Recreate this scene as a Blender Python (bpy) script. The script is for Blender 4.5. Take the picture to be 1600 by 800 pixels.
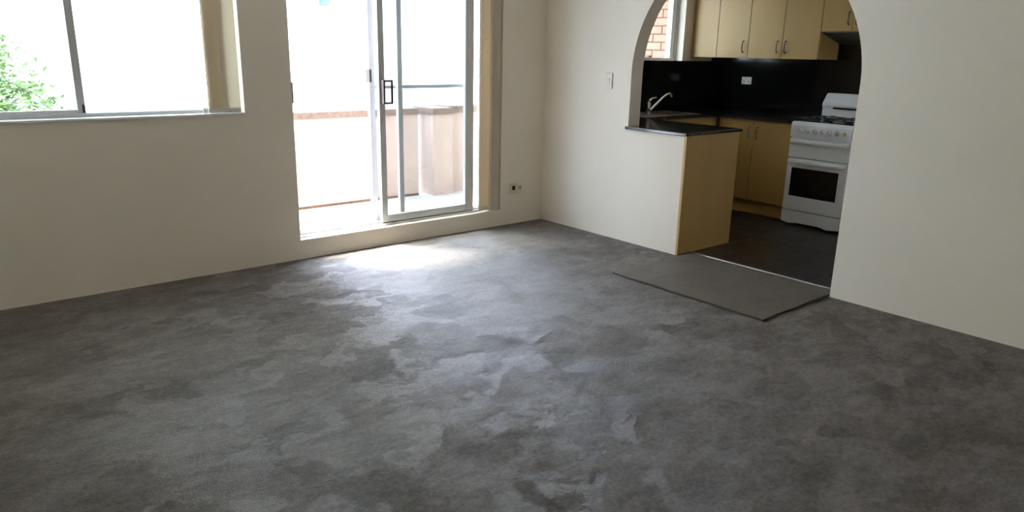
import bpy, bmesh, math, random
from mathutils import Vector, Matrix

# ------------------------------------------------------------------ reset
for o in list(bpy.data.objects):
    bpy.data.objects.remove(o, do_unlink=True)
SC = bpy.context.scene
COL = SC.collection
random.seed(7)

# ------------------------------------------------------------------ camera
CAM_LOC = Vector((-4.2497, -4.6439, 1.4113))
YAW, PITCH, ROLL, FPX = 0.701732, 0.272625, 0.0209900, 1140.447
fwd = Vector((math.sin(YAW) * math.cos(PITCH), math.cos(YAW) * math.cos(PITCH), -math.sin(PITCH)))
rgt = Vector((math.cos(YAW), -math.sin(YAW), 0))
upv = rgt.cross(fwd)
r2 = math.cos(ROLL) * rgt + math.sin(ROLL) * upv
u2 = -math.sin(ROLL) * rgt + math.cos(ROLL) * upv
cam_data = bpy.data.cameras.new('camera')
cam_data.sensor_width = 36
cam_data.lens = 36 * FPX / 1600
cam_data.clip_start = 0.05
cam = bpy.data.objects.new('camera', cam_data)
M = Matrix((r2, u2, -fwd)).transposed().to_4x4()
M.translation = CAM_LOC
cam.matrix_world = M
COL.objects.link(cam)
SC.camera = cam

# ------------------------------------------------------------------ world, sun, exposure
W = bpy.data.worlds.new('sky')
SC.world = W
W.use_nodes = True
nt = W.node_tree
nt.nodes.clear()
wo = nt.nodes.new('ShaderNodeOutputWorld')
bg = nt.nodes.new('ShaderNodeBackground')
# bright summer haze: pale blue sky with soft thin cloud
sky = nt.nodes.new('ShaderNodeTexNoise')
sky.inputs['Scale'].default_value = 2.2
sky.inputs['Detail'].default_value = 6
ramp = nt.nodes.new('ShaderNodeValToRGB')
ramp.color_ramp.elements[0].position = .35
ramp.color_ramp.elements[0].color = (.60, .74, 1.0, 1)
ramp.color_ramp.elements[1].position = .75
ramp.color_ramp.elements[1].color = (.81, .87, 1.0, 1)
wtc = nt.nodes.new('ShaderNodeTexCoord')
nt.links.new(wtc.outputs['Generated'], sky.inputs['Vector'])
nt.links.new(sky.outputs['Fac'], ramp.inputs['Fac'])
bg.inputs['Strength'].default_value = 2.8
nt.links.new(ramp.outputs['Color'], bg.inputs['Color'])
nt.links.new(bg.outputs[0], wo.inputs['Surface'])

sun_data = bpy.data.lights.new('sun_offscreen', 'SUN')
sun_data.energy = 2.4
sun_data.angle = math.radians(14.0)      # veiled by haze: soft shadows
sun_data.color = (1.0, 0.95, 0.86)
sun = bpy.data.objects.new('sun_offscreen', sun_data)
sun.rotation_euler = Vector((0.20, -0.33, -0.92)).to_track_quat('-Z', 'Y').to_euler()
sun.location = (-6, 4, 9)
COL.objects.link(sun)

vs = SC.view_settings
vs.view_transform = 'Standard'
vs.look = 'None'
vs.gamma = 1
vs.use_curve_mapping = False
vs.exposure = 3.1
SC.cycles.max_bounces = 16
SC.cycles.diffuse_bounces = 10
SC.cycles.transparent_max_bounces = 16
SC.cycles.sample_clamp_indirect = 20


# ------------------------------------------------------------------ materials
def mat(name, color, rough=0.6, metal=0.0, var=0.0, scale=8.0, bump=0.0, bscale=60.0, spec=0.5, coat=0.0, color2=None,
        stretch=None, sheen=0.0):
    m = bpy.data.materials.new(name)
    m.use_nodes = True
    t = m.node_tree
    b = t.nodes['Principled BSDF']
    b.inputs['Roughness'].default_value = rough
    b.inputs['Metallic'].default_value = metal
    b.inputs['Specular IOR Level'].default_value = spec
    b.inputs['Coat Weight'].default_value = coat
    b.inputs['Sheen Weight'].default_value = sheen
    b.inputs['Base Color'].default_value = (*color, 1)
    tc = t.nodes.new('ShaderNodeTexCoord')
    mp = t.nodes.new('ShaderNodeMapping')
    t.links.new(tc.outputs['Object'], mp.inputs['Vector'])
    if stretch:
        mp.inputs['Scale'].default_value = stretch
    n = t.nodes.new('ShaderNodeTexNoise')
    n.inputs['Scale'].default_value = scale
    n.inputs['Detail'].default_value = 5
    t.links.new(mp.outputs[0], n.inputs['Vector'])
    r = t.nodes.new('ShaderNodeValToRGB')
    c2 = color2 if color2 else tuple(c * (1 - var) for c in color)
    r.color_ramp.elements[0].color = (*c2, 1)
    r.color_ramp.elements[1].color = (*color, 1)
    r.color_ramp.elements[0].position = 0.3
    r.color_ramp.elements[1].position = 0.65
    t.links.new(n.outputs['Fac'], r.inputs['Fac'])
    t.links.new(r.outputs['Color'], b.inputs['Base Color'])
    if bump > 0:
        n2 = t.nodes.new('ShaderNodeTexNoise')
        n2.inputs['Scale'].default_value = bscale
        n2.inputs['Detail'].default_value = 4
        t.links.new(tc.outputs['Object'], n2.inputs['Vector'])
        bp = t.nodes.new('ShaderNodeBump')
        bp.inputs['Strength'].default_value = bump
        bp.inputs['Distance'].default_value = 0.01
        t.links.new(n2.outputs['Fac'], bp.inputs['Height'])
        t.links.new(bp.outputs['Normal'], b.inputs['Normal'])
    return m


def carpet_mat(name, c_dark, c_mid, c_light, sheen=0.0, patch=1.0, spec=.50, lean=.50):
    """short grey pile brushed in different directions: soft patches, streaks and fine grain"""
    m = bpy.data.materials.new(name)
    m.use_nodes = True
    t = m.node_tree
    L = t.links.new
    b = t.nodes['Principled BSDF']
    b.inputs['Roughness'].default_value = 0.47
    b.inputs['Specular IOR Level'].default_value = spec
    b.inputs['Sheen Weight'].default_value = sheen
    b.inputs['Sheen Roughness'].default_value = 0.45
    tc = t.nodes.new('ShaderNodeTexCoord')

    def noise(scale, detail, rot, sc, dist=0.0, rough=0.55):
        mp = t.nodes.new('ShaderNodeMapping')
        mp.inputs['Rotation'].default_value = (0, 0, math.radians(rot))
        mp.inputs['Scale'].default_value = sc
        L(tc.outputs['Object'], mp.inputs['Vector'])
        n = t.nodes.new('ShaderNodeTexNoise')
        n.inputs['Scale'].default_value = scale
        n.inputs['Detail'].default_value = detail
        n.inputs['Roughness'].default_value = rough
        n.inputs['Distortion'].default_value = dist
        L(mp.outputs[0], n.inputs['Vector'])
        return n.outputs['Fac']

    def math_(op, a, bb):
        n = t.nodes.new('ShaderNodeMath')
        n.operation = op
        for i, v in enumerate((a, bb)):
            if isinstance(v, (int, float)):
                n.inputs[i].default_value = v
            else:
                L(v, n.inputs[i])
        return n.outputs[0]

    a = noise(2.2, 8, 25, (1, 1.6, 1), 0.8, 0.66)        # broad brushed patches
    c = noise(6.5, 6, -35, (1, 2.0, 1), 0.8, 0.65)        # shorter strokes across
    d = noise(70, 3, 0, (1, 1, 1))                       # tuft grain
    # facets of pile laid over in different directions
    mp2 = t.nodes.new('ShaderNodeMapping')
    mp2.inputs['Rotation'].default_value = (0, 0, math.radians(-30))
    mp2.inputs['Scale'].default_value = (1.0, 1.7, 1.0)
    nz = t.nodes.new('ShaderNodeTexNoise')
    nz.inputs['Scale'].default_value = 5.0
    nz.inputs['Detail'].default_value = 8
    L(tc.outputs['Object'], nz.inputs['Vector'])
    mxv = t.nodes.new('ShaderNodeVectorMath')
    mxv.operation = 'MULTIPLY_ADD'
    mxv.inputs[1].default_value = (.5, .5, 0)
    L(nz.outputs['Color'], mxv.inputs[0])
    L(tc.outputs['Object'], mxv.inputs[2])
    L(mxv.outputs[0], mp2.inputs['Vector'])
    vo = t.nodes.new('ShaderNodeTexVoronoi')
    vo.feature = 'SMOOTH_F1'
    vo.inputs['Smoothness'].default_value = 0.3
    vo.inputs['Scale'].default_value = 5.6
    L(mp2.outputs[0], vo.inputs['Vector'])
    sp = t.nodes.new('ShaderNodeSeparateColor')
    L(vo.outputs['Color'], sp.inputs[0])
    fac = sp.outputs[0]
    s = math_('ADD', math_('MULTIPLY', a, 0.36), math_('MULTIPLY', c, 0.30))
    s = math_('ADD', s, math_('MULTIPLY', d, 0.26))
    s = math_('ADD', s, math_('MULTIPLY', fac, 0.08))
    s = math_('ADD', math_('MULTIPLY', math_('SUBTRACT', s, 0.5), patch), 0.5)
    r = t.nodes.new('ShaderNodeValToRGB')
    e = r.color_ramp.elements
    e[0].position, e[0].color = 0.41, (*c_dark, 1)
    e[1].position, e[1].color = 0.59, (*c_light, 1)
    k = e.new(0.49)
    k.color = (*c_mid, 1)
    L(s, r.inputs['Fac'])
    L(r.outputs['Color'], b.inputs['Base Color'])
    bp = t.nodes.new('ShaderNodeBump')
    bp.inputs['Strength'].default_value = 0.6
    bp.inputs['Distance'].default_value = 0.014
    g = noise(140, 3, 0, (1, 1, 1))
    h = math_('ADD', math_('MULTIPLY', g, 0.35), math_('MULTIPLY', c, 0.7))
    h = math_('ADD', h, math_('MULTIPLY', fac, 0.15))
    L(h, bp.inputs['Height'])
    # the whole pile leans one way, as brushed
    ln = t.nodes.new('ShaderNodeVectorMath')
    ln.operation = 'ADD'
    lv = t.nodes.new('ShaderNodeCombineXYZ')          # each brushed patch lies over a little differently
    L(math_('SUBTRACT', math_('MULTIPLY', math_('SUBTRACT', fac, .5), .20 * patch), lean), lv.inputs['X'])
    L(math_('MULTIPLY', math_('SUBTRACT', sp.outputs[1], .5), .26 * patch), lv.inputs['Y'])
    L(lv.outputs[0], ln.inputs[1])
    nn = t.nodes.new('ShaderNodeVectorMath')
    nn.operation = 'NORMALIZE'
    L(bp.outputs['Normal'], ln.inputs[0])
    L(ln.outputs[0], nn.inputs[0])
    L(nn.outputs[0], b.inputs['Normal'])
    return m


def glass_mat(name, tint=(0.93, 0.97, 0.96), refl=0.9):
    m = bpy.data.materials.new(name)
    m.use_nodes = True
    t = m.node_tree
    t.nodes.clear()
    L = t.links.new
    out = t.nodes.new('ShaderNodeOutputMaterial')
    mix = t.nodes.new('ShaderNodeMixShader')
    tr = t.nodes.new('ShaderNodeBsdfTransparent')
    gl = t.nodes.new('ShaderNodeBsdfGlossy')
    # thin-pane reflectance (Schlick on the absolute facing angle, same on both faces)
    ge = t.nodes.new('ShaderNodeNewGeometry')
    dp = t.nodes.new('ShaderNodeVectorMath')
    dp.operation = 'DOT_PRODUCT'
    L(ge.outputs['Normal'], dp.inputs[0])
    L(ge.outputs['Incoming'], dp.inputs[1])
    ch = dp.outputs['Value']
    fr = None
    for op, val, swap in (('ABSOLUTE', 0, 0), ('SUBTRACT', 1.0, 1), ('POWER', 5.0, 0), ('MULTIPLY', .96, 0), ('ADD', .04, 0)):
        fr = t.nodes.new('ShaderNodeMath')
        fr.operation = op
        L(ch, fr.inputs[1 if swap else 0])
        if op != 'ABSOLUTE':
            fr.inputs[0 if swap else 1].default_value = val
        ch = fr.outputs[0]
    n = t.nodes.new('ShaderNodeTexNoise')
    n.inputs['Scale'].default_value = 3
    r = t.nodes.new('ShaderNodeValToRGB')
    r.color_ramp.elements[0].color = (*[c * 0.985 for c in tint], 1)
    r.color_ramp.elements[1].color = (*tint, 1)
    L(n.outputs['Fac'], r.inputs['Fac'])
    L(r.outputs['Color'], tr.inputs['Color'])
    gl.inputs['Roughness'].default_value = 0.02
    gl.inputs['Color'].default_value = (refl, refl, refl, 1)
    L(fr.outputs[0], mix.inputs[0])
    L(tr.outputs[0], mix.inputs[1])
    L(gl.outputs[0], mix.inputs[2])
    L(mix.outputs[0], out.inputs['Surface'])
    return m


def fabric_translucent(name, color, trans=0.35):
    m = bpy.data.materials.new(name)
    m.use_nodes = True
    t = m.node_tree
    t.nodes.clear()
    L = t.links.new
    out = t.nodes.new('ShaderNodeOutputMaterial')
    mix = t.nodes.new('ShaderNodeMixShader')
    mix.inputs[0].default_value = trans
    d = t.nodes.new('ShaderNodeBsdfDiffuse')
    tl = t.nodes.new('ShaderNodeBsdfTranslucent')
    tc = t.nodes.new('ShaderNodeTexCoord')
    n = t.nodes.new('ShaderNodeTexNoise')
    n.inputs['Scale'].default_value = 180
    L(tc.outputs['Object'], n.inputs['Vector'])
    r = t.nodes.new('ShaderNodeValToRGB')
    r.color_ramp.elements[0].color = (*[c * 0.9 for c in color], 1)
    r.color_ramp.elements[1].color = (*color, 1)
    L(n.outputs['Fac'], r.inputs['Fac'])
    L(r.outputs['Color'], d.inputs['Color'])
    L(r.outputs['Color'], tl.inputs['Color'])
    L(d.outputs[0], mix.inputs[1])
    L(tl.outputs[0], mix.inputs[2])
    L(mix.outputs[0], out.inputs['Surface'])
    return m


def mesh_screen_mat(name):
    """fly-screen mesh: partly see-through dark weave"""
    m = bpy.data.materials.new(name)
    m.use_nodes = True
    t = m.node_tree
    t.nodes.clear()
    L = t.links.new
    out = t.nodes.new('ShaderNodeOutputMaterial')
    mix = t.nodes.new('ShaderNodeMixShader')
    mix.inputs[0].default_value = 0.28
    tr = t.nodes.new('ShaderNodeBsdfTransparent')
    d = t.nodes.new('ShaderNodeBsdfDiffuse')
    n = t.nodes.new('ShaderNodeTexNoise')
    n.inputs['Scale'].default_value = 40
    r = t.nodes.new('ShaderNodeValToRGB')
    r.color_ramp.elements[0].color = (.10, .10, .11, 1)
    r.color_ramp.elements[1].color = (.16, .16, .17, 1)
    L(n.outputs['Fac'], r.inputs['Fac'])
    L(r.outputs['Color'], d.inputs['Color'])
    L(tr.outputs[0], mix.inputs[1])
    L(d.outputs[0], mix.inputs[2])
    L(mix.outputs[0], out.inputs['Surface'])
    return m


def brick_surface_mat(name):
    m = bpy.data.materials.new(name)
    m.use_nodes = True
    t = m.node_tree
    L = t.links.new
    b = t.nodes['Principled BSDF']
    b.inputs['Roughness'].default_value = 0.9
    tc = t.nodes.new('ShaderNodeTexCoord')
    sx = t.nodes.new('ShaderNodeSeparateXYZ')
    cx = t.nodes.new('ShaderNodeCombineXYZ')
    ad = t.nodes.new('ShaderNodeMath')
    L(tc.outputs['Object'], sx.inputs[0])
    L(sx.outputs['X'], ad.inputs[0])
    L(sx.outputs['Y'], ad.inputs[1])
    L(ad.outputs[0], cx.inputs['X'])
    L(sx.outputs['Z'], cx.inputs['Y'])
    br = t.nodes.new('ShaderNodeTexBrick')
    br.inputs['Color1'].default_value = (.25, .13, .088, 1)
    br.inputs['Color2'].default_value = (.21, .11, .075, 1)
    br.inputs['Mortar'].default_value = (.17, .14, .12, 1)
    br.inputs['Scale'].default_value = 1
    br.inputs['Brick Width'].default_value = .24
    br.inputs['Row Height'].default_value = .086
    br.inputs['Mortar Size'].default_value = .006
    L(cx.outputs[0], br.inputs['Vector'])
    L(br.outputs['Color'], b.inputs['Base Color'])
    return m


MT = {}
MT['wall'] = mat('wall_paint_cream_white', (.85, .775, .655), .62, var=.03, scale=2.5, bump=.06, bscale=90, spec=.3)
MT['ceiling'] = mat('ceiling_paint_white', (.84, .83, .79), .8, var=.02, scale=3, bump=.04)
MT['carpet'] = carpet_mat('carpet_grey_pile', (.094, .079, .066), (.145, .126, .109), (.212, .189, .170))
MT['rug'] = carpet_mat('carpet_offcut_pile', (.130, .114, .095), (.160, .141, .119), (.190, .168, .142), .0, .5, .2, 0)
MT['rug_edge'] = mat('carpet_backing_dark', (.085, .074, .062), .95, var=.3, scale=60)
MT['tile'] = mat('kitchen_tile_dark', (.026, .022, .020), .32, var=.4, scale=9, bump=.05, bscale=30, spec=.4)
MT['grout'] = mat('kitchen_grout', (.022, .019, .017), .9, var=.2, scale=30)
MT['alu'] = mat('aluminium_grey', (.62, .62, .62), .42, metal=.2, var=.06, scale=20)
MT['alu_white'] = mat('frame_white_enamel', (.82, .83, .82), .35, var=.03, scale=10)
MT['dark_metal'] = mat('dark_bronze_metal', (.075, .06, .05), .45, metal=.5, var=.2, scale=30)
MT['handle_metal'] = mat('brushed_nickel_dark', (.20, .18, .15), .3, metal=.9, var=.15, scale=30)
MT['glass'] = glass_mat('window_glass')
MT['glass_door'] = glass_mat('door_glass', (.92, .945, .95))
MT['mesh'] = mesh_screen_mat('fly_screen_mesh')
MT['slat'] = fabric_translucent('blind_fabric_beige', (.86, .80, .69), .52)
MT['chain'] = mat('blind_chain_white', (.7, .68, .62), .5)
MT['wood'] = mat('laminate_maple', (.50, .325, .118), .42, var=.10, scale=3, stretch=(1, 1, .12), spec=.45)
MT['wood_edge'] = mat('laminate_edge_orange', (.62, .40, .17), .5, var=.1, scale=10)
MT['stone'] = mat('worktop_black_granite', (.014, .014, .015), .12, var=.7, scale=160, spec=.6, color2=(.045, .045, .045))
MT['splash'] = mat('splashback_black_gloss', (.005, .005, .006), .10, var=.3, scale=6, spec=.5)
MT['steel'] = mat('stainless_steel', (.42, .40, .37), .32, metal=1.0, var=.08, scale=14)
MT['chrome'] = mat('chrome', (.75, .75, .75), .12, metal=1.0, var=.05, scale=10)
MT['enamel'] = mat('enamel_white', (.82, .84, .86), .25, var=.03, scale=5, spec=.5)
MT['oven_glass'] = mat('oven_glass_black', (.006, .006, .006), .08, var=.2, scale=4)
MT['black_iron'] = mat('cast_iron_black', (.012, .012, .012), .6, var=.3, scale=30, bump=.2)
MT['knob'] = mat('knob_pale_chrome', (.80, .81, .83), .22, metal=.4, var=.04, scale=10)
MT['hood'] = mat('hood_underside', (.16, .14, .12), .5, var=.1, scale=8)
MT['yellowed'] = mat('plastic_yellowed', (.72, .62, .36), .45, var=.08, scale=14)
MT['plastic'] = mat('plastic_ivory', (.78, .75, .64), .42, var=.05, scale=14)
MT['dark_hole'] = mat('socket_dark', (.015, .013, .012), .6, var=.2, scale=30)
MT['concrete'] = mat('balcony_concrete', (.52, .49, .45), .85, var=.18, scale=4, bump=.15, bscale=50)
MT['render'] = mat('parapet_render_pink', (.47, .36, .31), .85, var=.08, scale=3, bump=.1, bscale=70)
MT['joint'] = mat('joint_rust_brown', (.16, .085, .045), .9, var=.5, scale=18)
MT['coping'] = mat('coping_brown_brick', (.20, .135, .105), .9, var=.35, scale=35, bump=.3, bscale=60)
MT['brick_tex'] = brick_surface_mat('brick_red_far')
MT['brick'] = mat('brick_orange_pink', (.29, .155, .11), .9, var=.16, scale=12, bump=.2, bscale=80)
MT['mortar'] = mat('mortar', (.23, .19, .165), .95, var=.15, scale=30)
MT['facade'] = mat('facade_cream', (.82, .80, .74), .8, var=.05, scale=1.5)
MT['pale_yellow'] = mat('pipe_pale_yellow', (.72, .66, .16), .6, var=.05, scale=5)
MT['cyan'] = mat('awning_cyan', (.05, .52, .55), .6, var=.05, scale=5)
MT['lavender'] = mat('cloth_lavender', (.10, .11, .22), .8, var=.08, scale=9)
MT['grey_vent'] = mat('vent_grey', (.12, .12, .12), .6, var=.1, scale=9)
MT['leaf'] = mat('leaf_green', (.13, .22, .06), .6, var=.45, scale=2.0)
MT['bark'] = mat('bark', (.13, .10, .07), .9, var=.3, scale=14, bump=.5, bscale=30)
MT['ground'] = mat('ground_pavement', (.34, .33, .31), .9, var=.2, scale=.8)


# ------------------------------------------------------------------ mesh builder
class MB:
    def __init__(self):
        self.bm = bmesh.new()

    def _merge(self, other, smooth=False):
        me = bpy.data.meshes.new('tmp')
        for f in other.faces:
            f.smooth = smooth
        other.to_mesh(me)
        other.free()
        self.bm.from_mesh(me)
        bpy.data.meshes.remove(me)

    def box(self, x0, x1, y0, y1, z0, z1, bev=0.0, seg=2, rotz=0.0, piv=None):
        b = bmesh.new()
        bmesh.ops.create_cube(b, size=1)
        sx, sy, sz = abs(x1 - x0), abs(y1 - y0), abs(z1 - z0)
        c = Vector(((x0 + x1) / 2, (y0 + y1) / 2, (z0 + z1) / 2))
        for v in b.verts:
            v.co = Vector((v.co.x * sx, v.co.y * sy, v.co.z * sz)) + c
        if bev > 0:
            bev = min(bev, .45 * min(sx, sy, sz))
            bmesh.ops.bevel(b, geom=b.edges[:], offset=bev, segments=seg, profile=.5, affect='EDGES')
        if rotz:
            p = Vector(piv) if piv else c
            bmesh.ops.rotate(b, verts=b.verts, cent=p, matrix=Matrix.Rotation(rotz, 3, 'Z'))
        self._merge(b)
        return self

    def cyl(self, p0, p1, r0, r1=None, n=20, caps=True):
        p0, p1 = Vector(p0), Vector(p1)
        r1 = r0 if r1 is None else r1
        d = p1 - p0
        b = bmesh.new()
        bmesh.ops.create_cone(b, cap_ends=caps, segments=n, radius1=r0, radius2=r1, depth=d.length)
        bmesh.ops.rotate(b, verts=b.verts, cent=(0, 0, 0), matrix=d.to_track_quat('Z', 'Y').to_matrix())
        bmesh.ops.translate(b, verts=b.verts, vec=(p0 + p1) / 2)
        for f in b.faces:
            f.smooth = len(f.verts) == 4
        me = bpy.data.meshes.new('tmp')
        b.to_mesh(me)
        b.free()
        self.bm.from_mesh(me)
        bpy.data.meshes.remove(me)
        return self

    def tube(self, pts, r, n=10):
        pts = [Vector(p) for p in pts]
        rs = r if isinstance(r, (list, tuple)) else [r] * len(pts)
        rings = []
        for i, p in enumerate(pts):
            d = (pts[min(i + 1, len(pts) - 1)] - pts[max(i - 1, 0)]).normalized()
            ref = Vector((0, 0, 1)) if abs(d.z) < .95 else Vector((1, 0, 0))
            s = d.cross(ref).normalized()
            u = s.cross(d).normalized()
            rings.append([self.bm.verts.new(p + rs[i] * (math.cos(2 * math.pi * k / n) * s + math.sin(2 * math.pi * k / n) * u))
                          for k in range(n)])
        for a, c in zip(rings, rings[1:]):
            for k in range(n):
                f = self.bm.faces.new((a[k], a[(k + 1) % n], c[(k + 1) % n], c[k]))
                f.smooth = True
        self.bm.faces.new(rings[0][::-1])
        self.bm.faces.new(rings[-1])
        return self

    def prism(self, poly, axis, a0, a1):
        """extrude a 2D polygon along x/y/z ; poly coords are the two other axes in order"""
        def P(u, v, w):
            return {'x': (w, u, v), 'y': (u, w, v), 'z': (u, v, w)}[axis]
        A = [self.bm.verts.new(P(u, v, a0)) for u, v in poly]
        B = [self.bm.verts.new(P(u, v, a1)) for u, v in poly]
        self.bm.faces.new(A)
        self.bm.faces.new(B[::-1])
        n = len(poly)
        for i in range(n):
            self.bm.faces.new((A[i], B[i], B[(i + 1) % n], A[(i + 1) % n]))
        return self

    def quad(self, a, b, c, d, smooth=False):
        f = self.bm.faces.new([self.bm.verts.new(Vector(p)) for p in (a, b, c, d)])
        f.smooth = smooth
        return self

    def build(self, name, m, parent=None, recalc=True):
        if recalc:
            bmesh.ops.recalc_face_normals(self.bm, faces=self.bm.faces)
        off = Vector((0, 0, 0))
        q = parent
        while q is not None:
            off += q.location
            q = q.parent
        if parent is None:
            # origin at the base centre of the mesh
            xs = [v.co for v in self.bm.verts]
            lo = Vector([min(v[i] for v in xs) for i in range(3)])
            hi = Vector([max(v[i] for v in xs) for i in range(3)])
            off = Vector(((lo.x + hi.x) / 2, (lo.y + hi.y) / 2, lo.z))
        bmesh.ops.translate(self.bm, verts=self.bm.verts, vec=-off)
        me = bpy.data.meshes.new(name)
        self.bm.to_mesh(me)
        self.bm.free()
        me.materials.append(MT[m] if isinstance(m, str) else m)
        o = bpy.data.objects.new(name, me)
        COL.objects.link(o)
        if parent is None:
            o.location = off
        else:
            o.parent = parent
        return o


def box(name, m, parent, *a, **k):
    return MB().box(*a, **k).build(name, m, parent)


def thing(name, loc, label=None, cat=None, group=None, kind=None):
    o = bpy.data.objects.new(name, None)
    o.empty_display_size = .1
    o.location = loc
    COL.objects.link(o)
    tag(o, label, cat, group, kind)
    return o


def tag(o, label=None, cat=None, group=None, kind=None):
    for k, v in (('label', label), ('category', cat), ('group', group), ('kind', kind)):
        if v:
            o[k] = v
    return o


def struct(o, label=None, cat=None):
    return tag(o, label, cat, None, 'structure')


# ================================================================== THE SETTING
CEIL = 2.45
XL, YF = -4.95, -5.45          # left and near ends of the living room
TA = 0.22                    # thickness of the window wall
TB = 0.125                   # thickness of the arch wall
# openings in the window wall
WX0, WX1, WZ0, WZ1 = -4.32, -2.545, 1.005, 2.12
DX0, DX1, DZ0, DZ1 = -2.228, -0.465, 0.135, 2.12
KX0, KX1, KZ0, KZ1 = 0.75, 1.82, 1.36, 2.12
KX, KY = 2.30, -2.80          # kitchen far wall and near wall

struct(box('floor', 'carpet', None, XL - .1, 0.12, YF - .1, 0.0, -.12, 0.0), 'grey cut pile carpet with brushed patches across the living room', 'floor')


def wall_strip(mb, xs0, xs1, openings):
    """wall along x with rectangular openings, y 0..TA"""
    x = xs0
    for (a, b, z0, z1) in openings:
        mb.box(x, a, 0, TA, -.12, CEIL)
        if z0 > -.12:
            mb.box(a, b, 0, TA, -.12, z0)
        mb.box(a, b, 0, TA, z1, CEIL)
        x = b
    mb.box(x, xs1, 0, TA, -.12, CEIL)
    return mb


wb = wall_strip(MB(), XL - .1, 0.0, [(WX0, WX1, WZ0, WZ1), (DX0, DX1, DZ0, DZ1)]).build('wall_back', 'wall')
struct(wb, 'cream painted wall holding the window and the balcony door', 'wall')
wkb = wall_strip(MB(), 0.0, KX + .15, [(KX0, KX1, KZ0, KZ1)]).build('wall_kitchen_back', 'wall')
struct(wkb, 'cream kitchen wall with a window above the sink', 'wall')

# arch wall : plane x = 0 .. TB
AY0, AY1, AZ = -0.942, -2.648, 1.272
AC, AR = (AY0 + AY1) / 2, (AY0 - AY1) / 2
mb = MB()
mb.box(0, TB, AY0, 0, -.12, CEIL)
mb.box(0, TB, YF - .1, AY1, -.12, CEIL)
NSEG = 72
arc = [(AC + AR * math.cos(math.pi * i / NSEG), AZ + AR * math.sin(math.pi * i / NSEG)) for i in range(NSEG + 1)]
for (y0, z0), (y1, z1) in zip(arc, arc[1:]):
    for x in (0, TB):
        mb.quad((x, y0, z0), (x, y1, z1), (x, y1, CEIL), (x, y0, CEIL))
    mb.quad((0, y0, z0), (TB, y0, z0), (TB, y1, z1), (0, y1, z1), smooth=True)
mb.box(0, .10, -1.47, AY0, -.12, .866)          # low wall closing the back of the bench
wr = mb.build('wall_right', 'wall', recalc=True)
struct(wr, 'cream painted wall with a wide round arch into the kitchen', 'wall')

struct(box('wall_left', 'wall', None, XL - .1, XL, YF, 0, -.1, CEIL), 'cream painted side wall of the living room', 'wall')
struct(box('wall_front', 'wall', None, XL - .1, 0, YF - .1, YF, -.1, CEIL), 'cream painted wall facing the window wall', 'wall')
struct(box('ceiling', 'ceiling', None, XL - .2, KX + .2, YF - .2, TA, CEIL, CEIL + .15), 'flat white painted ceiling', 'ceiling')
wks = box('wall_kitchen_side', 'wall', None, KX, KX + .15, KY, 0, -.12, CEIL)
struct(wks, 'cream kitchen wall carrying the cupboards', 'wall')
struct(box('wall_kitchen_front', 'wall', None, TB, KX + .15, KY - .1, KY, -.12, CEIL), 'cream kitchen end wall', 'wall')

# black splashbacks (part of the kitchen walls)
box('splashback', 'splash', wkb, TB, KX - .008, -.008, 0, .885, 1.36)
mb = MB().box(KX - .008, KX, -1.335, -.008, .885, 1.40)
mb.box(KX - .008, KX, -3.0, -1.335, .60, 1.536)
mb.build('splashback', 'splash', wks)

# kitchen floor of dark tiles
kf = box('floor_kitchen', 'grout', None, .12, KX, KY, 0, -.12, -.004)
struct(kf, 'dark brown kitchen tile floor', 'floor')
TS = .30
tmb = MB().box(-TS / 2 + .002, TS / 2 - .002, -TS / 2 + .002, TS / 2 - .002, -.008, .002, bev=.0015, seg=1)
tile_me = None
for i in range(8):
    for j in range(13):
        cx, cy = .145 + TS / 2 + i * TS, -.02 - TS / 2 - j * TS
        if cx + TS / 2 > KX + .12 or cy - TS / 2 < KY - .02:
            continue
        if tile_me is None:
            t0 = tmb.build('tile', 'tile', kf)
            base = t0.location.copy()
            # rebuild mesh local to its own centre
            for v in t0.data.vertices:
                v.co += kf.location
            tile_me = t0.data
            o = t0
        else:
            o = bpy.data.objects.new('tile', tile_me)
            COL.objects.link(o)
            o.parent = kf
        o.location = Vector((cx, cy, 0)) - kf.location

tr = box('trim_1', 'steel', None, .118, .142, AY1 + .002, -1.49, -.003, .016, bev=.004)
struct(tr, 'thin pale metal threshold strip between carpet and kitchen tiles', 'trim')
ws = box('trim_2', 'alu_white', None, WX0 + .003, WX1 - .003, -.012, .07, WZ0 - .008, WZ0 + .006, bev=.003)
struct(ws, 'thin white window sill board', 'trim')

# ------------------------------------------------------------------ living room window
w1 = thing('window_1', (WX0, .12, WZ0), 'wide aluminium sliding window with clear panes', 'window', kind='structure')
YW0, YW1 = .075, .135
fr = MB()
fr.box(WX0, WX1, YW0, YW1, WZ0, WZ0 + .028, bev=.003)
fr.box(WX0, WX1, YW0, YW1, WZ1 - .03, WZ1, bev=.003)
fr.box(WX0, WX0 + .03, YW0, YW1, WZ0, WZ1, bev=.003)
fr.box(WX1 - .03, WX1, YW0, YW1, WZ0, WZ1, bev=.003)
fr.build('window_frame', 'alu', w1)


def sash(parent, x0, x1, z0, z1, y0, y1, st, rail, gm, m, name='sash', bottom=None):
    s = MB()
    bt = bottom or rail
    s.box(x0, x0 + st, y0, y1, z0, z1, bev=.003)
    s.box(x1 - st, x1, y0, y1, z0, z1, bev=.003)
    s.box(x0 + st, x1 - st, y0, y1, z0, z0 + bt, bev=.003)
    s.box(x0 + st, x1 - st, y0, y1, z1 - rail, z1, bev=.003)
    so = s.build(name, m, parent)
    ym = (y0 + y1) / 2
    box('pane', gm, so, x0 + st - .004, x1 - st + .004, ym - .002, ym + .002, z0 + bt - .004, z1 - rail + .004)
    return so


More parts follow.
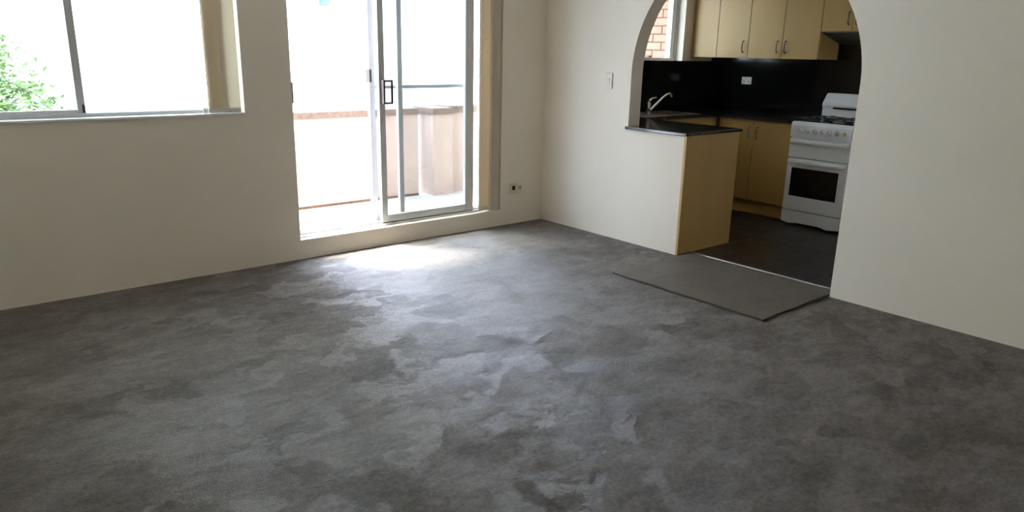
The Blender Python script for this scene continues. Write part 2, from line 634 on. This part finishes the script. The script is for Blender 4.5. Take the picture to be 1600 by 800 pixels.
s1 = sash(w1, -4.295, -3.408, WZ0 + .012, WZ1 - .02, .080, .103, .042, .035, 'glass', 'alu')
s2 = sash(w1, -3.452, -2.575, WZ0 + .012, WZ1 - .02, .107, .130, .028, .020, 'glass', 'alu')
MB().box(-3.425, -3.412, .068, .080, WZ0 + .03, WZ0 + .075, bev=.003).build('latch', 'dark_metal', s1)


# ------------------------------------------------------------------ vertical blinds
def slat_mesh(mb, cx, cy, w, ang, z0, z1, curve=.006, wob=0.0):
    n, mrows = 6, 8
    grid = []
    for j in range(mrows + 1):
        z = z0 + (z1 - z0) * j / mrows
        row = []
        for i in range(n + 1):
            u = (i / n - .5)
            lx, ly = u * w, curve * (1 - 4 * u * u)
            a = ang + wob * math.sin(j * 1.3) * (1 - j / mrows)
            row.append((cx + lx * math.cos(a) - ly * math.sin(a), cy + lx * math.sin(a) + ly * math.cos(a), z))
        grid.append(row)
    for side, off in ((0, 0.0), (1, .0012)):
        vs_ = [[mb.bm.verts.new((x, y + off, z)) for (x, y, z) in r] for r in grid]
        for j in range(mrows):
            for i in range(n):
                f = mb.bm.faces.new((vs_[j][i], vs_[j][i + 1], vs_[j + 1][i + 1], vs_[j + 1][i]))
                f.smooth = True
    return mb


def blind(label, x0, x1, ztop, slats, zb, y):
    b = thing('vertical_blind', ((x0 + x1) / 2, y, zb), label, 'blind', 'beige vertical blinds')
    MB().box(x0, x1, y - .022, y + .022, ztop - .045, ztop, bev=.004).build('headrail', 'alu_white', b)
    for (cx, cy, w, a, mm) in slats:
        s = slat_mesh(MB(), cx, cy, w, math.radians(a), zb + .004, ztop - .05).build('slat', mm, b, recalc=False)
        c_, s_ = math.cos(math.radians(a)), math.sin(math.radians(a))
        wmb = MB()
        wmb.box(cx - w * .46, cx + w * .46, cy - .0035, cy + .0035, zb, zb + .03, bev=.002, rotz=math.radians(a), piv=(cx, cy, zb))
        wmb.build('slat_weight', 'chain', s)
    pts = []
    for k, (cx, cy, w, a, mm) in enumerate(slats):
        pts.append((cx, cy - .008, zb + .016))
    MB().tube(pts, .0018, 6).build('bead_chain', 'chain', b)
    return b


blind('beige vertical blind slats bunched at the end of the wide window', WX0 + .02, WX1 - .012, WZ1 - .005,
      [(-2.775, .040, .05, 62, 'slat'), (-2.757, .044, .05, 70, 'slat'),
       (-2.705, .022, .108, 5, 'slat'), (-2.694, .030, .108, 6, 'slat'), (-2.684, .036, .108, 7, 'slat'),
       (-2.620, -.002, .108, 3, 'slat')], WZ0 + .008, .015)
blind('pale vertical blind slats bunched beside the sliding balcony door', DX0 + .02, DX1 - .012, DZ1 - .005,
      [(-.655, .044, .05, 64, 'slat'), (-.618, .028, .100, 8, 'slat'), (-.609, .036, .100, 10, 'slat'),
       (-.566, .016, .070, 66, 'slat'), (-.560, .020, .070, 64, 'slat'), (-.525, -.002, .080, 4, 'slat')],
      DZ0 + .012, .015)

# ------------------------------------------------------------------ sliding balcony door
d1 = thing('door_1', (DX0, .12, DZ0), 'open aluminium sliding glass balcony door with fly screen', 'door', kind='structure')
fr = MB()
fr.box(DX0, DX1, .055, .20, DZ0, DZ0 + .014, bev=.002)
for yy in (.088, .128, .168):
    fr.box(DX0, DX1, yy - .003, yy + .003, DZ0 + .012, DZ0 + .026)
fr.build('track', 'alu', d1)
MB().box(DX0, DX1, .055, .20, DZ1 - .04, DZ1, bev=.003).build('head_frame', 'alu', d1)
jl = MB().box(DX0, DX0 + .022, .055, .20, DZ0, DZ1, bev=.003).build('jamb_frame', 'alu_white', d1)
MB().box(DX0 + .018, DX0 + .030, .045, .075, 1.055, 1.19, bev=.003).build('lock_keeper', 'dark_metal', jl)
MB().box(DX1 - .10, DX1, .055, .20, DZ0, DZ1, bev=.003).build('jamb_frame', 'alu_white', d1)
dz0, dz1 = DZ0 + .018, DZ1 - .03
# glass slider on the inner track
sl = MB()
sl.box(-1.545, -1.495, .070, .105, dz0, dz1, bev=.004)
sl.box(-.775, -.695, .070, .105, dz0, dz1, bev=.004)
sl.box(-1.495, -.775, .070, .105, dz0, dz0 + .055, bev=.004)
sl.box(-1.495, -.775, .070, .105, dz1 - .05, dz1, bev=.004)
so = sl.build('sliding_panel', 'alu', d1)
box('pane', 'glass_door', so, -1.50, -.77, .085, .089, dz0 + .05, dz1 - .045)
hb = MB()
hb.box(-1.530, -1.508, .058, .072, 1.03, 1.20, bev=.004)
hb.box(-1.525, -1.450, .030, .044, 1.186, 1.20, bev=.003)
hb.box(-1.525, -1.450, .030, .044, 1.03, 1.044, bev=.003)
hb.box(-1.464, -1.450, .030, .044, 1.03, 1.20, bev=.003)
hb.box(-1.530, -1.514, .030, .070, 1.03, 1.20, bev=.003)
hb.build('handle', 'dark_metal', so)
# fixed panel in the middle track
fx = MB()
fx.box(-1.362, -1.322, .112, .143, dz0, dz1, bev=.003)
fx.box(-.735, -.665, .112, .143, dz0, dz1, bev=.003)
fx.box(-1.322, -.735, .112, .143, dz0, dz0 + .045, bev=.003)
fx.box(-1.322, -.735, .112, .143, dz1 - .05, dz1, bev=.003)
fo = fx.build('fixed_panel', 'alu', d1)
box('pane', 'glass_door', fo, -1.325, -.73, .126, .129, dz0 + .04, dz1 - .045)
# fly screen in the outer track
sn = MB()
sn.box(-1.575, -1.530, .150, .186, dz0, dz1, bev=.003)
sn.box(-.70, -.64, .150, .186, dz0, dz1, bev=.003)
sn.box(-1.530, -.70, .150, .186, dz0, dz0 + .05, bev=.003)
sn.box(-1.530, -.70, .150, .186, dz1 - .05, dz1, bev=.003)
sno = sn.build('screen_panel', 'alu', d1)
MB().box(-1.530, -.70, .152, .182, 1.132, 1.158, bev=.002).build('mid_rail', 'alu', sno)
box('screen_mesh', 'mesh', sno, -1.535, -.695, .167, .169, dz0 + .045, dz1 - .045)
MB().box(-1.578, -1.560, .140, .196, 1.18, 1.27, bev=.003).build('lock', 'dark_metal', sno)

# ------------------------------------------------------------------ kitchen window
w2 = thing('window_2', (KX0, .12, KZ0), 'white framed kitchen window above the black splashback', 'window', kind='structure')
fr = MB()
fr.box(KX0, KX1, .085, .150, KZ0, KZ0 + .022, bev=.003)
fr.box(KX0, KX1, .085, .150, KZ1 - .04, KZ1, bev=.003)
fr.box(KX0, KX0 + .035, .085, .150, KZ0, KZ1, bev=.003)
fr.box(KX1 - .030, KX1, .085, .150, KZ0, KZ1, bev=.003)
fr.build('window_frame', 'alu', w2)
sash(w2, KX0 + .03, 1.30, KZ0 + .012, KZ1 - .03, .120, .145, .04, .02, 'glass', 'alu_white')
sash(w2, 1.26, KX1 - .028, KZ0 + .012, KZ1 - .03, .092, .117, .055, .014, 'glass', 'alu_white')

# ================================================================== BALCONY AND OUTSIDE
BZ, PY = .05, 1.30
struct(box('floor_balcony', 'concrete', None, -2.6, 1.1, TA, 1.52, -.14, BZ), 'sunlit concrete balcony floor', 'floor')
pm = MB()
pm.box(-2.6, -.43, PY, PY + .12, -.2, .825)
pm.box(-.335, -.105, PY - .11, PY + .20, -.2, .825)
pm.box(-.105, 1.1, PY - .01, PY + .20, -.2, .825)
pm.box(1.0, 1.1, TA, PY, -.2, .825)
po = pm.build('wall_balcony', 'render')
struct(po, 'pinkish rendered balcony parapet with a square pier', 'wall')
MB().box(-2.6, -.432, PY - .006, PY, BZ - .002, BZ + .022, bev=.002).build('base_joint', 'joint', po)
cm = MB().box(-2.6, -.425, PY - .015, PY + .135, .825, .883, bev=.004)
cm.build('coping', 'coping', po)
MB().box(-.345, -.100, PY - .125, PY + .22, .825, .885, bev=.004).build('coping', 'coping', po)
MB().box(-.100, 1.1, PY - .025, PY + .22, .825, .892, bev=.004).build('coping', 'coping', po)

# brick wing seen through the kitchen window
bwing = box('brick_building', 'brick_tex', None, 2.42, 6.0, TA + .02, 3.2, -3.2, 4.6)
tag(bwing, 'orange brick building wing outside the kitchen window', 'building')
blen, bh, bx = .23, .076, .0
brick_me = None
for row in range(22):
    z = .95 + row * .086
    for k in range(7):
        y = .27 + (row % 2) * .12 + k * .24
        if brick_me is None:
            b0 = MB().box(-.025, .012, 0, blen, 0, bh, bev=.003, seg=1).build('brick', 'brick', bwing)
            for v in b0.data.vertices:
                v.co += bwing.location
            brick_me = b0.data
            o = b0
        else:
            o = bpy.data.objects.new('brick', brick_me)
            COL.objects.link(o)
            o.parent = bwing
        o.location = Vector((2.42, y, z)) - bwing.location
for (y, z) in ((.985, 1.382), (.985, 1.790)):
    br = MB().box(2.360, 2.40, y - .11, y + .15, z, z + .022, bev=.003).build('wall_bracket', 'dark_metal', bwing)

# unseen slabs added over both windows to hold back sky and sun
ue = box('ceiling_added_window_shade', 'facade', None, -5.2, -2.60, TA, 1.65, 2.20, 2.32)
struct(ue, 'added unseen slab shading the wide window', 'slab')
us = box('ceiling_added_kitchen_shade', 'facade', None, .25, 2.40, TA, 1.5, 2.55, 2.72)
struct(us, 'added unseen slab cutting sky light at the kitchen window', 'slab')

# building across the yard; the left block is added to cut sky light
tb = box('neighbour_building', 'facade', None, -14.0, -2.6, 8.6, 13.0, -3.2, 8.0)
tag(tb, 'tall cream block added behind the leafy tree to cut sky light', 'building')
nb = box('neighbour_building', 'facade', None, 1.2, 14.0, 8.2, 12.0, -3.2, 9.0)
tag(nb, 'tall pale building with a yellow drain pipe across the yard', 'building')
MB().cyl((2.535, 8.16, .36), (2.535, 8.16, 1.20), .045, n=14).build('drain_pipe', 'pale_yellow', nb)
MB().box(1.80, 2.02, 8.17, 8.22, .858, .892).build('vent', 'grey_vent', nb)
MB().box(1.95, 2.10, 8.05, 8.2, 2.14, 2.62, bev=.01).build('awning', 'cyan', nb)
MB().box(1.74, 1.86, 8.08, 8.2, 2.20, 2.60, bev=.01).build('hanging_cloth', 'lavender', nb)
struct(box('ground', 'ground', None, -30, 30, -30, 40, -3.4, -3.2), 'paved yard around the building', 'ground')


def tree(x, y, zc, rx, rz, seed, nleaf, label):
    rnd = random.Random(seed)
    t = thing('tree', (x, y, -3.2), label, 'tree')
    MB().tube([(x, y, -3.2), (x + .05, y, -2.0), (x - .04, y + .05, zc - rz * .4), (x + .02, y, zc + rz * .4)],
              [.12, .10, .07, .03], 10).build('trunk', 'bark', t)
    for k in range(9):
        a = rnd.uniform(0, 6.28)
        z0 = zc + rnd.uniform(-.7, .2) * rz
        e = Vector((x + math.cos(a) * rx * .75, y + math.sin(a) * rx * .75, z0 + rnd.uniform(.2, .6) * rz))
        MB().tube([(x, y, z0), ((x + e.x) / 2, (y + e.y) / 2, z0 + .1), e], [.035, .022, .008], 6).build('branch', 'bark', t)
    lm = MB()
    cl = []
    for _ in range(46):
        v = Vector((rnd.gauss(0, 1), rnd.gauss(0, 1), rnd.gauss(0, 1)))
        v.normalize()
        v *= rnd.uniform(.35, .95)
        cl.append(Vector((x + v.x * rx, y + v.y * rx, zc + v.z * rz)))
    for _ in range(nleaf):
        c = rnd.choice(cl)
        p = c + Vector((rnd.gauss(0, .16), rnd.gauss(0, .16), rnd.gauss(0, .13))) * (rx / 1.2)
        R = Matrix.Rotation(rnd.uniform(0, 6.28), 3, 'Z') @ Matrix.Rotation(rnd.uniform(-1, 1), 3, 'X') @ Matrix.Rotation(rnd.uniform(-.8, .8), 3, 'Y')
        l, w = rnd.uniform(.05, .09), rnd.uniform(.018, .03)
        pts = [Vector((-l, 0, 0)), Vector((0, -w, .008)), Vector((l, 0, -.01)), Vector((0, w, .008))]
        lm.quad(*[p + R @ q for q in pts])
    f = lm.build('foliage', 'leaf', t, recalc=False)
    f['kind'] = 'stuff'
    return t


tree(-3.75, 6.2, .35, 1.15, 1.35, 3, 5200, 'leafy green tree outside the wide window')

# ================================================================== KITCHEN
CT0, CT1 = .868, .890        # worktop underside / top
# ---- worktop, one continuous U
mb = MB()
mb.box(-.034, .655, -1.506, -.937, CT0, CT1, bev=.004)
SX0, SX1, SY0, SY1 = .74, 1.50, -.475, -.10
mb.box(TB, .655, -.94, -.010, CT0, CT1)
mb.box(.655, SX0, -.575, -.010, CT0, CT1)
mb.box(SX0, SX1, -.575, SY0, CT0, CT1)
mb.box(SX0, SX1, SY1, -.010, CT0, CT1)
mb.box(SX1, KX - .01, -.575, -.010, CT0, CT1)
mb.box(1.69, KX - .01, -1.335, -.575, CT0, CT1)
wt = mb.build('kitchen_worktop', 'stone')
tag(wt, 'polished black granite worktop running round the kitchen and over the bench', 'worktop')

# ---- stainless sink with drainer
sk = thing('kitchen_sink', ((SX0 + SX1) / 2, (SY0 + SY1) / 2, CT1), 'stainless steel inset sink with drainer under the kitchen window', 'sink')
mb = MB()
bx0, bx1, by0, by1, bz = 1.08, 1.44, -.43, -.15, .735
z1 = CT1 + .004
for (a, b, c, d) in ((SX0 - .012, bx0, SY0 - .012, SY1 + .012), (bx1, SX1 + .012, SY0 - .012, SY1 + .012),
                     (bx0, bx1, SY0 - .012, by0), (bx0, bx1, by1, SY1 + .012)):
    mb.box(a, b, c, d, CT1 + .0005, z1)
mb.build('sink_deck', 'steel', sk)
mb = MB()
mb.box(bx0, bx1, by0, by1, bz - .003, bz)
mb.box(bx0 - .003, bx0, by0, by1, bz, z1)
mb.box(bx1, bx1 + .003, by0, by1, bz, z1)
mb.box(bx0, bx1, by0 - .003, by0, bz, z1)
mb.box(bx0, bx1, by1, by1 + .003, bz, z1)
mb.build('bowl', 'steel', sk)
for k in range(7):
    MB().box(SX0 + .03, bx0 - .04, SY0 + .05 + k * .042, SY0 + .058 + k * .042, z1, z1 + .004, bev=.0015).build('drainer_rib', 'steel', sk)

# ---- mixer tap
tp = thing('mixer_tap', (.955, -.335, z1), 'chrome mixer tap with a long raised spout at the sink', 'tap')
MB().cyl((.955, -.335, z1), (.955, -.335, z1 + .012), .030, n=24).build('base_ring', 'chrome', tp)
MB().cyl((.955, -.335, z1 + .01), (.955, -.335, 1.005), .019, .016, n=20).build('body', 'chrome', tp)
MB().tube([(.955, -.335, 1.000), (.957, -.335, 1.022), (.99, -.337, 1.036), (1.045, -.34, 1.043)], [.016, .014, .008, .006], 10).build('lever', 'chrome', tp)
MB().tube([(.960, -.335, .925), (1.00, -.338, .948), (1.06, -.342, .990), (1.13, -.346, 1.040), (1.18, -.349, 1.066),
           (1.215, -.351, 1.074), (1.240, -.352, 1.068), (1.248, -.353, 1.045)], [.012, .011, .0105, .010, .010, .010, .010, .011], 12).build('spout', 'chrome', tp)


def d_handle(parent, x, y, zc, h=.10, proj=.028, r=.006):
    pts = []
    for i in range(11):
        a = math.pi * i / 10
        s = math.sin(a) ** .55
        pts.append((x - proj * s, y, zc - h / 2 * math.cos(a)))
    o = MB().tube(pts, r, 8).build('handle', 'handle_metal', parent)
    return o


# ---- bench cupboard (peninsula) : carcass behind the low wall with end panel
pc = thing('bench_cupboard', (.38, -1.2, 0), 'maple bench cupboard with a plain end panel under the arch', 'cupboard')
box('end_panel', 'wood', pc, .002, .645, -1.488, -1.4705, 0.003, CT0 - .001, bev=.001, seg=1)
box('edge_strip', 'wood_edge', pc, -.004, .002, -1.489, -1.4695, 0.003, CT0 - .001)
mb = MB().box(.105, .622, -1.469, -.60, .12, CT0 - .001)
mb.build('carcass', 'wood', pc)
box('plinth', 'wood', pc, .105, .57, -1.469, -.60, .003, .12)
for y0, y1 in ((-1.466, -1.04), (-1.036, -.605)):
    dd = box('door', 'wood', pc, .623, .641, y0, y1, .125, CT0 - .008, bev=.0015, seg=1)

# ---- sink base cupboard
scb = thing('sink_cupboard', (1.15, -.3, 0), 'maple base cupboard under the sink', 'cupboard')
mb = MB()
mb.box(.66, 1.70, -.530, -.515, .12, CT0 - .001)
mb.box(.66, .676, -.53, -.012, .12, CT0 - .001)
mb.box(1.684, 1.70, -.53, -.012, .12, CT0 - .001)
mb.box(.66, 1.70, -.53, -.012, .12, .136)
mb.build('carcass', 'wood', scb)
box('plinth', 'wood', scb, .66, 1.70, -.49, -.475, .003, .12)
for x0, x1 in ((.662, 1.176), (1.18, 1.69)):
    box('door', 'wood', scb, x0, x1, -.549, -.531, .125, CT0 - .012, bev=.0015, seg=1)

# ---- base cupboard beside the cooker
bc = thing('base_cupboard', (2.0, -.95, 0), 'maple two door base cupboard beside the white cooker', 'cupboard')
box('carcass', 'wood', bc, 1.729, KX - .011, -1.328, -.56, .125, CT0 - .001)
box('plinth', 'wood', bc, 1.775, 1.79, -1.328, -.56, .003, .125)
for y0, y1, hy in ((-.940, -.575, -.905), (-1.326, -.944, -.979)):
    dd = box('door', 'wood', bc, 1.71, 1.728, y0, y1, .135, CT0 - .012, bev=.0015, seg=1)
    d_handle(dd, 1.712, hy, .752, .105)

# ---- wall cupboards
UX, UB, UT = 1.965, 1.40, 2.15


def wall_cup(label, y0, y1, zb, doors, group='maple wall cupboards'):
    c = thing('wall_cupboard', (2.12, (y0 + y1) / 2, zb), label, 'cupboard', group)
    mb = MB()
    mb.box(UX, KX - .010, y0, y1, zb + .004, UT)
    mb.build('carcass', 'wood', c)
    for (a, b, hs) in doors:
        dd = box('door', 'wood', c, UX - .019, UX - .001, a + .0015, b - .0015, zb, UT, bev=.0015, seg=1)
        if hs is not None:
            d_handle(dd, UX - .017, hs[0], hs[1], .100)
    return c


wall_cup('narrow blank maple wall cupboard beside the kitchen window', -.298, -.012, UB, [(-.298, -.012, None)])
wall_cup('maple wall cupboard with one door and a single pull handle', -.640, -.300, UB, [(-.640, -.300, (-.592, 1.502))])
c3 = wall_cup('maple wall cupboard with two doors and a pair of pull handles side by side', -1.328, -.642, UB,
              [(-.985, -.642, (-.945, 1.502)), (-1.328, -.985, (-1.022, 1.502))])
box('end_strip', 'wood_edge', c3, UX - .019, UX - .001, -1.3305, -1.3282, UB, UT)
c4 = wall_cup('short maple wall cupboard over the white cooker', -1.885, -1.334, 1.632,
              [(-1.6, -1.334, (-1.567, 1.735)), (-1.885, -1.6, (-1.633, 1.735))])
MB().prism([(UX - .004, 1.634), (UX - .004, 1.622), (KX - .012, 1.538), (KX - .012, 1.634)], 'y', -1.88, -1.3365).build('range_hood', 'hood', c4)

# ---- power point on the splashback
pp = thing('power_point', (KX - .008, -.447, 1.15), 'white double power point on the black splashback', 'power point')
box('plate', 'plastic', pp, KX - .018, KX - .0085, -.500, -.392, 1.150, 1.220, bev=.003)
for yy in (-.472, -.420):
    for dy_, z0_, z1_ in ((-.007, 1.172, 1.184), (.007, 1.172, 1.184), (0, 1.160, 1.170)):
        box('pin_slot', 'grey_vent', pp, KX - .0195, KX - .0178, yy + dy_ - .0018, yy + dy_ + .0018, z0_, z1_)
    box('rocker', 'plastic', pp, KX - .022, KX - .018, yy - .006, yy + .006, 1.196, 1.212, bev=.001)

# ---- white gas cooker
SXF, SY_L, SY_R, SXB = 1.63, -1.345, -1.875, 2.24
ck = thing('gas_cooker', ((SXF + SXB) / 2, (SY_L + SY_R) / 2, 0), 'white freestanding gas cooker with raised back and black oven window', 'cooker')
box('body', 'enamel', ck, SXF + .03, SXB, SY_R, SY_L, .035, .868, bev=.006)
cp = MB()
cp.prism([(SXF + .002, .762), (SXF + .002, .862), (SXF + .010, .884), (SXF + .028, .892), (SXF + .06, .892), (SXF + .06, .762)], 'y', SY_R, SY_L)
cpo = cp.build('control_panel', 'enamel', ck)
for yy in (-1.437, -1.500, -1.564, -1.628, -1.691, -1.753):
    kb = MB().cyl((SXF + .003, yy, .822), (SXF - .006, yy, .822), .024, .022, n=22).cyl((SXF - .005, yy, .822), (SXF - .024, yy, .822), .017, .014, n=22)
    kb.box(SXF - .028, SXF - .006, yy - .0045, yy + .0045, .806, .838, bev=.002)
    kb.build('knob', 'knob', cpo)
MB().cyl((SXF + .003, -1.82, .822), (SXF - .006, -1.82, .822), .016, n=20).build('ignition_button', 'yellowed', cpo)
g = box('grill_door', 'enamel', ck, SXF, SXF + .028, SY_R + .004, SY_L - .004, .592, .750, bev=.004)
MB().box(SXF - .022, SXF + .004, SY_R + .02, SY_L - .02, .712, .738, bev=.007, seg=3).build('handle', 'enamel', g)
od = box('oven_door', 'enamel', ck, SXF, SXF + .028, SY_R + .004, SY_L - .004, .142, .580, bev=.004)
box('oven_window', 'oven_glass', od, SXF - .003, SXF + .004, SY_R + .062, SY_L - .052, .262, .505, bev=.002)
MB().box(SXF - .024, SXF + .004, SY_R + .02, SY_L - .02, .540, .566, bev=.007, seg=3).build('handle', 'enamel', od)
dr = MB()
pts = [(SY_R + .004, .132), (SY_L - .004, .132), (SY_L - .004, .030), (SY_L - .06, .030), (SY_L - .09, .020), (SY_L - .14, .030), (SY_R + .15, .030),
       (SY_R + .12, .014), (SY_R + .08, .030), (SY_R + .004, .030)]
pts = [(SY_R + .004, .132), (SY_L - .004, .132), (SY_L - .004, .030), (SY_L - .08, .018), (SY_L - .16, .030), (SY_R + .17, .030),
       (SY_R + .11, .016), (SY_R + .004, .028)]
dr.prism(pts, 'x', SXF + .004, SXF + .03)
dr.build('bottom_drawer', 'enamel', ck)
for xx in (SXF + .06, SXB - .05):
    for yy in (SY_L - .06, SY_R + .06):
        MB().cyl((xx, yy, .0025), (xx, yy, .037), .018, n=14).build('foot', 'black_iron', ck)
hob = box('hob', 'enamel', ck, SXF + .055, SXB, SY_R, SY_L, .866, .888, bev=.004)
box('hob_well', 'oven_glass', hob, SXF + .075, SXB - .13, SY_R + .02, SY_L - .02, .887, .8905, bev=.001)
for xx in (1.80, 2.02):
    for yy in (-1.47, -1.75):
        bu = MB().cyl((xx, yy, .889), (xx, yy, .902), .042, .038, n=22).cyl((xx, yy, .902), (xx, yy, .909), .033, .031, n=22)
        bu.build('burner', 'black_iron', hob)
for yy in (-1.47, -1.75):
    ts = MB()
    x0, x1, y0, y1, zt = SXF + .085, SXB - .145, yy - .115, yy + .115, .925
    for a, b in (((x0, y0), (x1, y0)), ((x0, y1), (x1, y1)), ((x0, y0), (x0, y1)), ((x1, y0), (x1, y1)), ((1.91, y0), (1.91, y1))):
        ts.tube([(*a, zt - .008), (*b, zt - .008)], .005, 6)
    for xx in (1.80, 2.02):
        for ang in range(4):
            c_, s_ = math.cos(ang * math.pi / 2), math.sin(ang * math.pi / 2)
            ts.tube([(xx + c_ * .11, yy + s_ * .115, zt - .006), (xx + c_ * .06, yy + s_ * .06, zt), (xx + c_ * .028, yy + s_ * .028, zt)], [.0055, .0055, .004], 6)
    for a in ((x0, y0), (x1, y0), (x0, y1), (x1, y1)):
        ts.tube([(*a, .8905), (*a, zt - .008)], .005, 6)
    ts.build('pan_support', 'black_iron', hob)
bg_ = MB()
bg_.prism([(2.125, .889), (2.125, .985), (2.112, 1.015), (2.118, 1.035), (2.175, 1.108), (2.195, 1.116), (SXB, 1.116), (SXB, .889)], 'y', SY_R, SY_L)
bgo = bg_.build('backguard', 'enamel', ck)
box('vent_slot_shade', 'oven_glass', bgo, 2.112, 2.13, SY_R + .035, SY_L - .10, .985, .999, bev=.001)  # dark strip on the face stands for the shade inside a vent opening

# ================================================================== SMALL THINGS IN THE LIVING ROOM
# loose carpet offcut at the kitchen threshold
rm = MB()
nx, ny = 30, 44
rx0, rx1, ry0, ry1 = -.735, .112, -2.640, -1.525
top = []
rnd = random.Random(5)
for i in range(nx + 1):
    row = []
    for j in range(ny + 1):
        x = rx0 + (rx1 - rx0) * i / nx
        y = ry0 + (ry1 - ry0) * j / ny
        zz = .017 + .0018 * math.sin(x * 9 + y * 4) + .0012 * math.sin(y * 11 - x * 3)
        if i in (0, nx) or j in (0, ny):
            x += .003 * math.sin(y * 17 + x * 23)
            y += .003 * math.sin(x * 19 + y * 5)
            zz -= .003
        row.append(rm.bm.verts.new((x, y, zz)))
    top.append(row)
for i in range(nx):
    for j in range(ny):
        f = rm.bm.faces.new((top[i][j], top[i + 1][j], top[i + 1][j + 1], top[i][j + 1]))
        f.smooth = True
rug = rm.build('carpet_offcut', 'rug', None, recalc=True)
tag(rug, 'loose rectangle of grey carpet lying at the kitchen threshold', 'carpet')
em = MB()
ring = [(rx0, ry0), (rx1, ry0), (rx1, ry1), (rx0, ry1)]
loop = []
N = 40
for (a, b) in zip(ring, ring[1:] + ring[:1]):
    for k in range(N):
        x, y = a[0] + (b[0] - a[0]) * k / N, a[1] + (b[1] - a[1]) * k / N
        loop.append((x + .003 * math.sin(y * 17 + x * 23), y + .003 * math.sin(x * 19 + y * 5)))
vt = [em.bm.verts.new((x, y, .0142)) for x, y in loop]
vb = [em.bm.verts.new((x, y, .0008)) for x, y in loop]
for k in range(len(loop)):
    em.bm.faces.new((vt[k], vb[k], vb[(k + 1) % len(loop)], vt[(k + 1) % len(loop)]))
em.bm.faces.new(vb)
em.build('cut_edge', 'rug_edge', rug)

# yellowed double wall socket near the corner
so_ = thing('wall_socket', (-.297, 0, .26), 'yellowed double wall socket low on the wall beside the balcony door', 'socket')
p1 = box('plate', 'yellowed', so_, -.362, -.300, -.010, -.0005, .270, .350, bev=.003)
box('socket_insert', 'dark_hole', p1, -.348, -.316, -.0135, -.010, .292, .328, bev=.002)
p2 = box('plate', 'plastic', so_, -.297, -.233, -.010, -.0005, .266, .346, bev=.003)
box('socket_insert', 'yellowed', p2, -.283, -.247, -.0135, -.010, .284, .330, bev=.002)
for dx in (-.274, -.256):
    box('pin_slot', 'dark_hole', p2, dx - .003, dx + .003, -.0145, -.0133, .300, .316)

# light switch by the arch
sw = thing('light_switch', (0, -.728, 1.155), 'slim ivory light switch on the wall beside the arch', 'light switch')
box('plate', 'plastic', sw, -.011, -.0005, -.762, -.694, 1.155, 1.272, bev=.003)
box('rocker', 'plastic', sw, -.016, -.010, -.738, -.718, 1.195, 1.232, bev=.002)
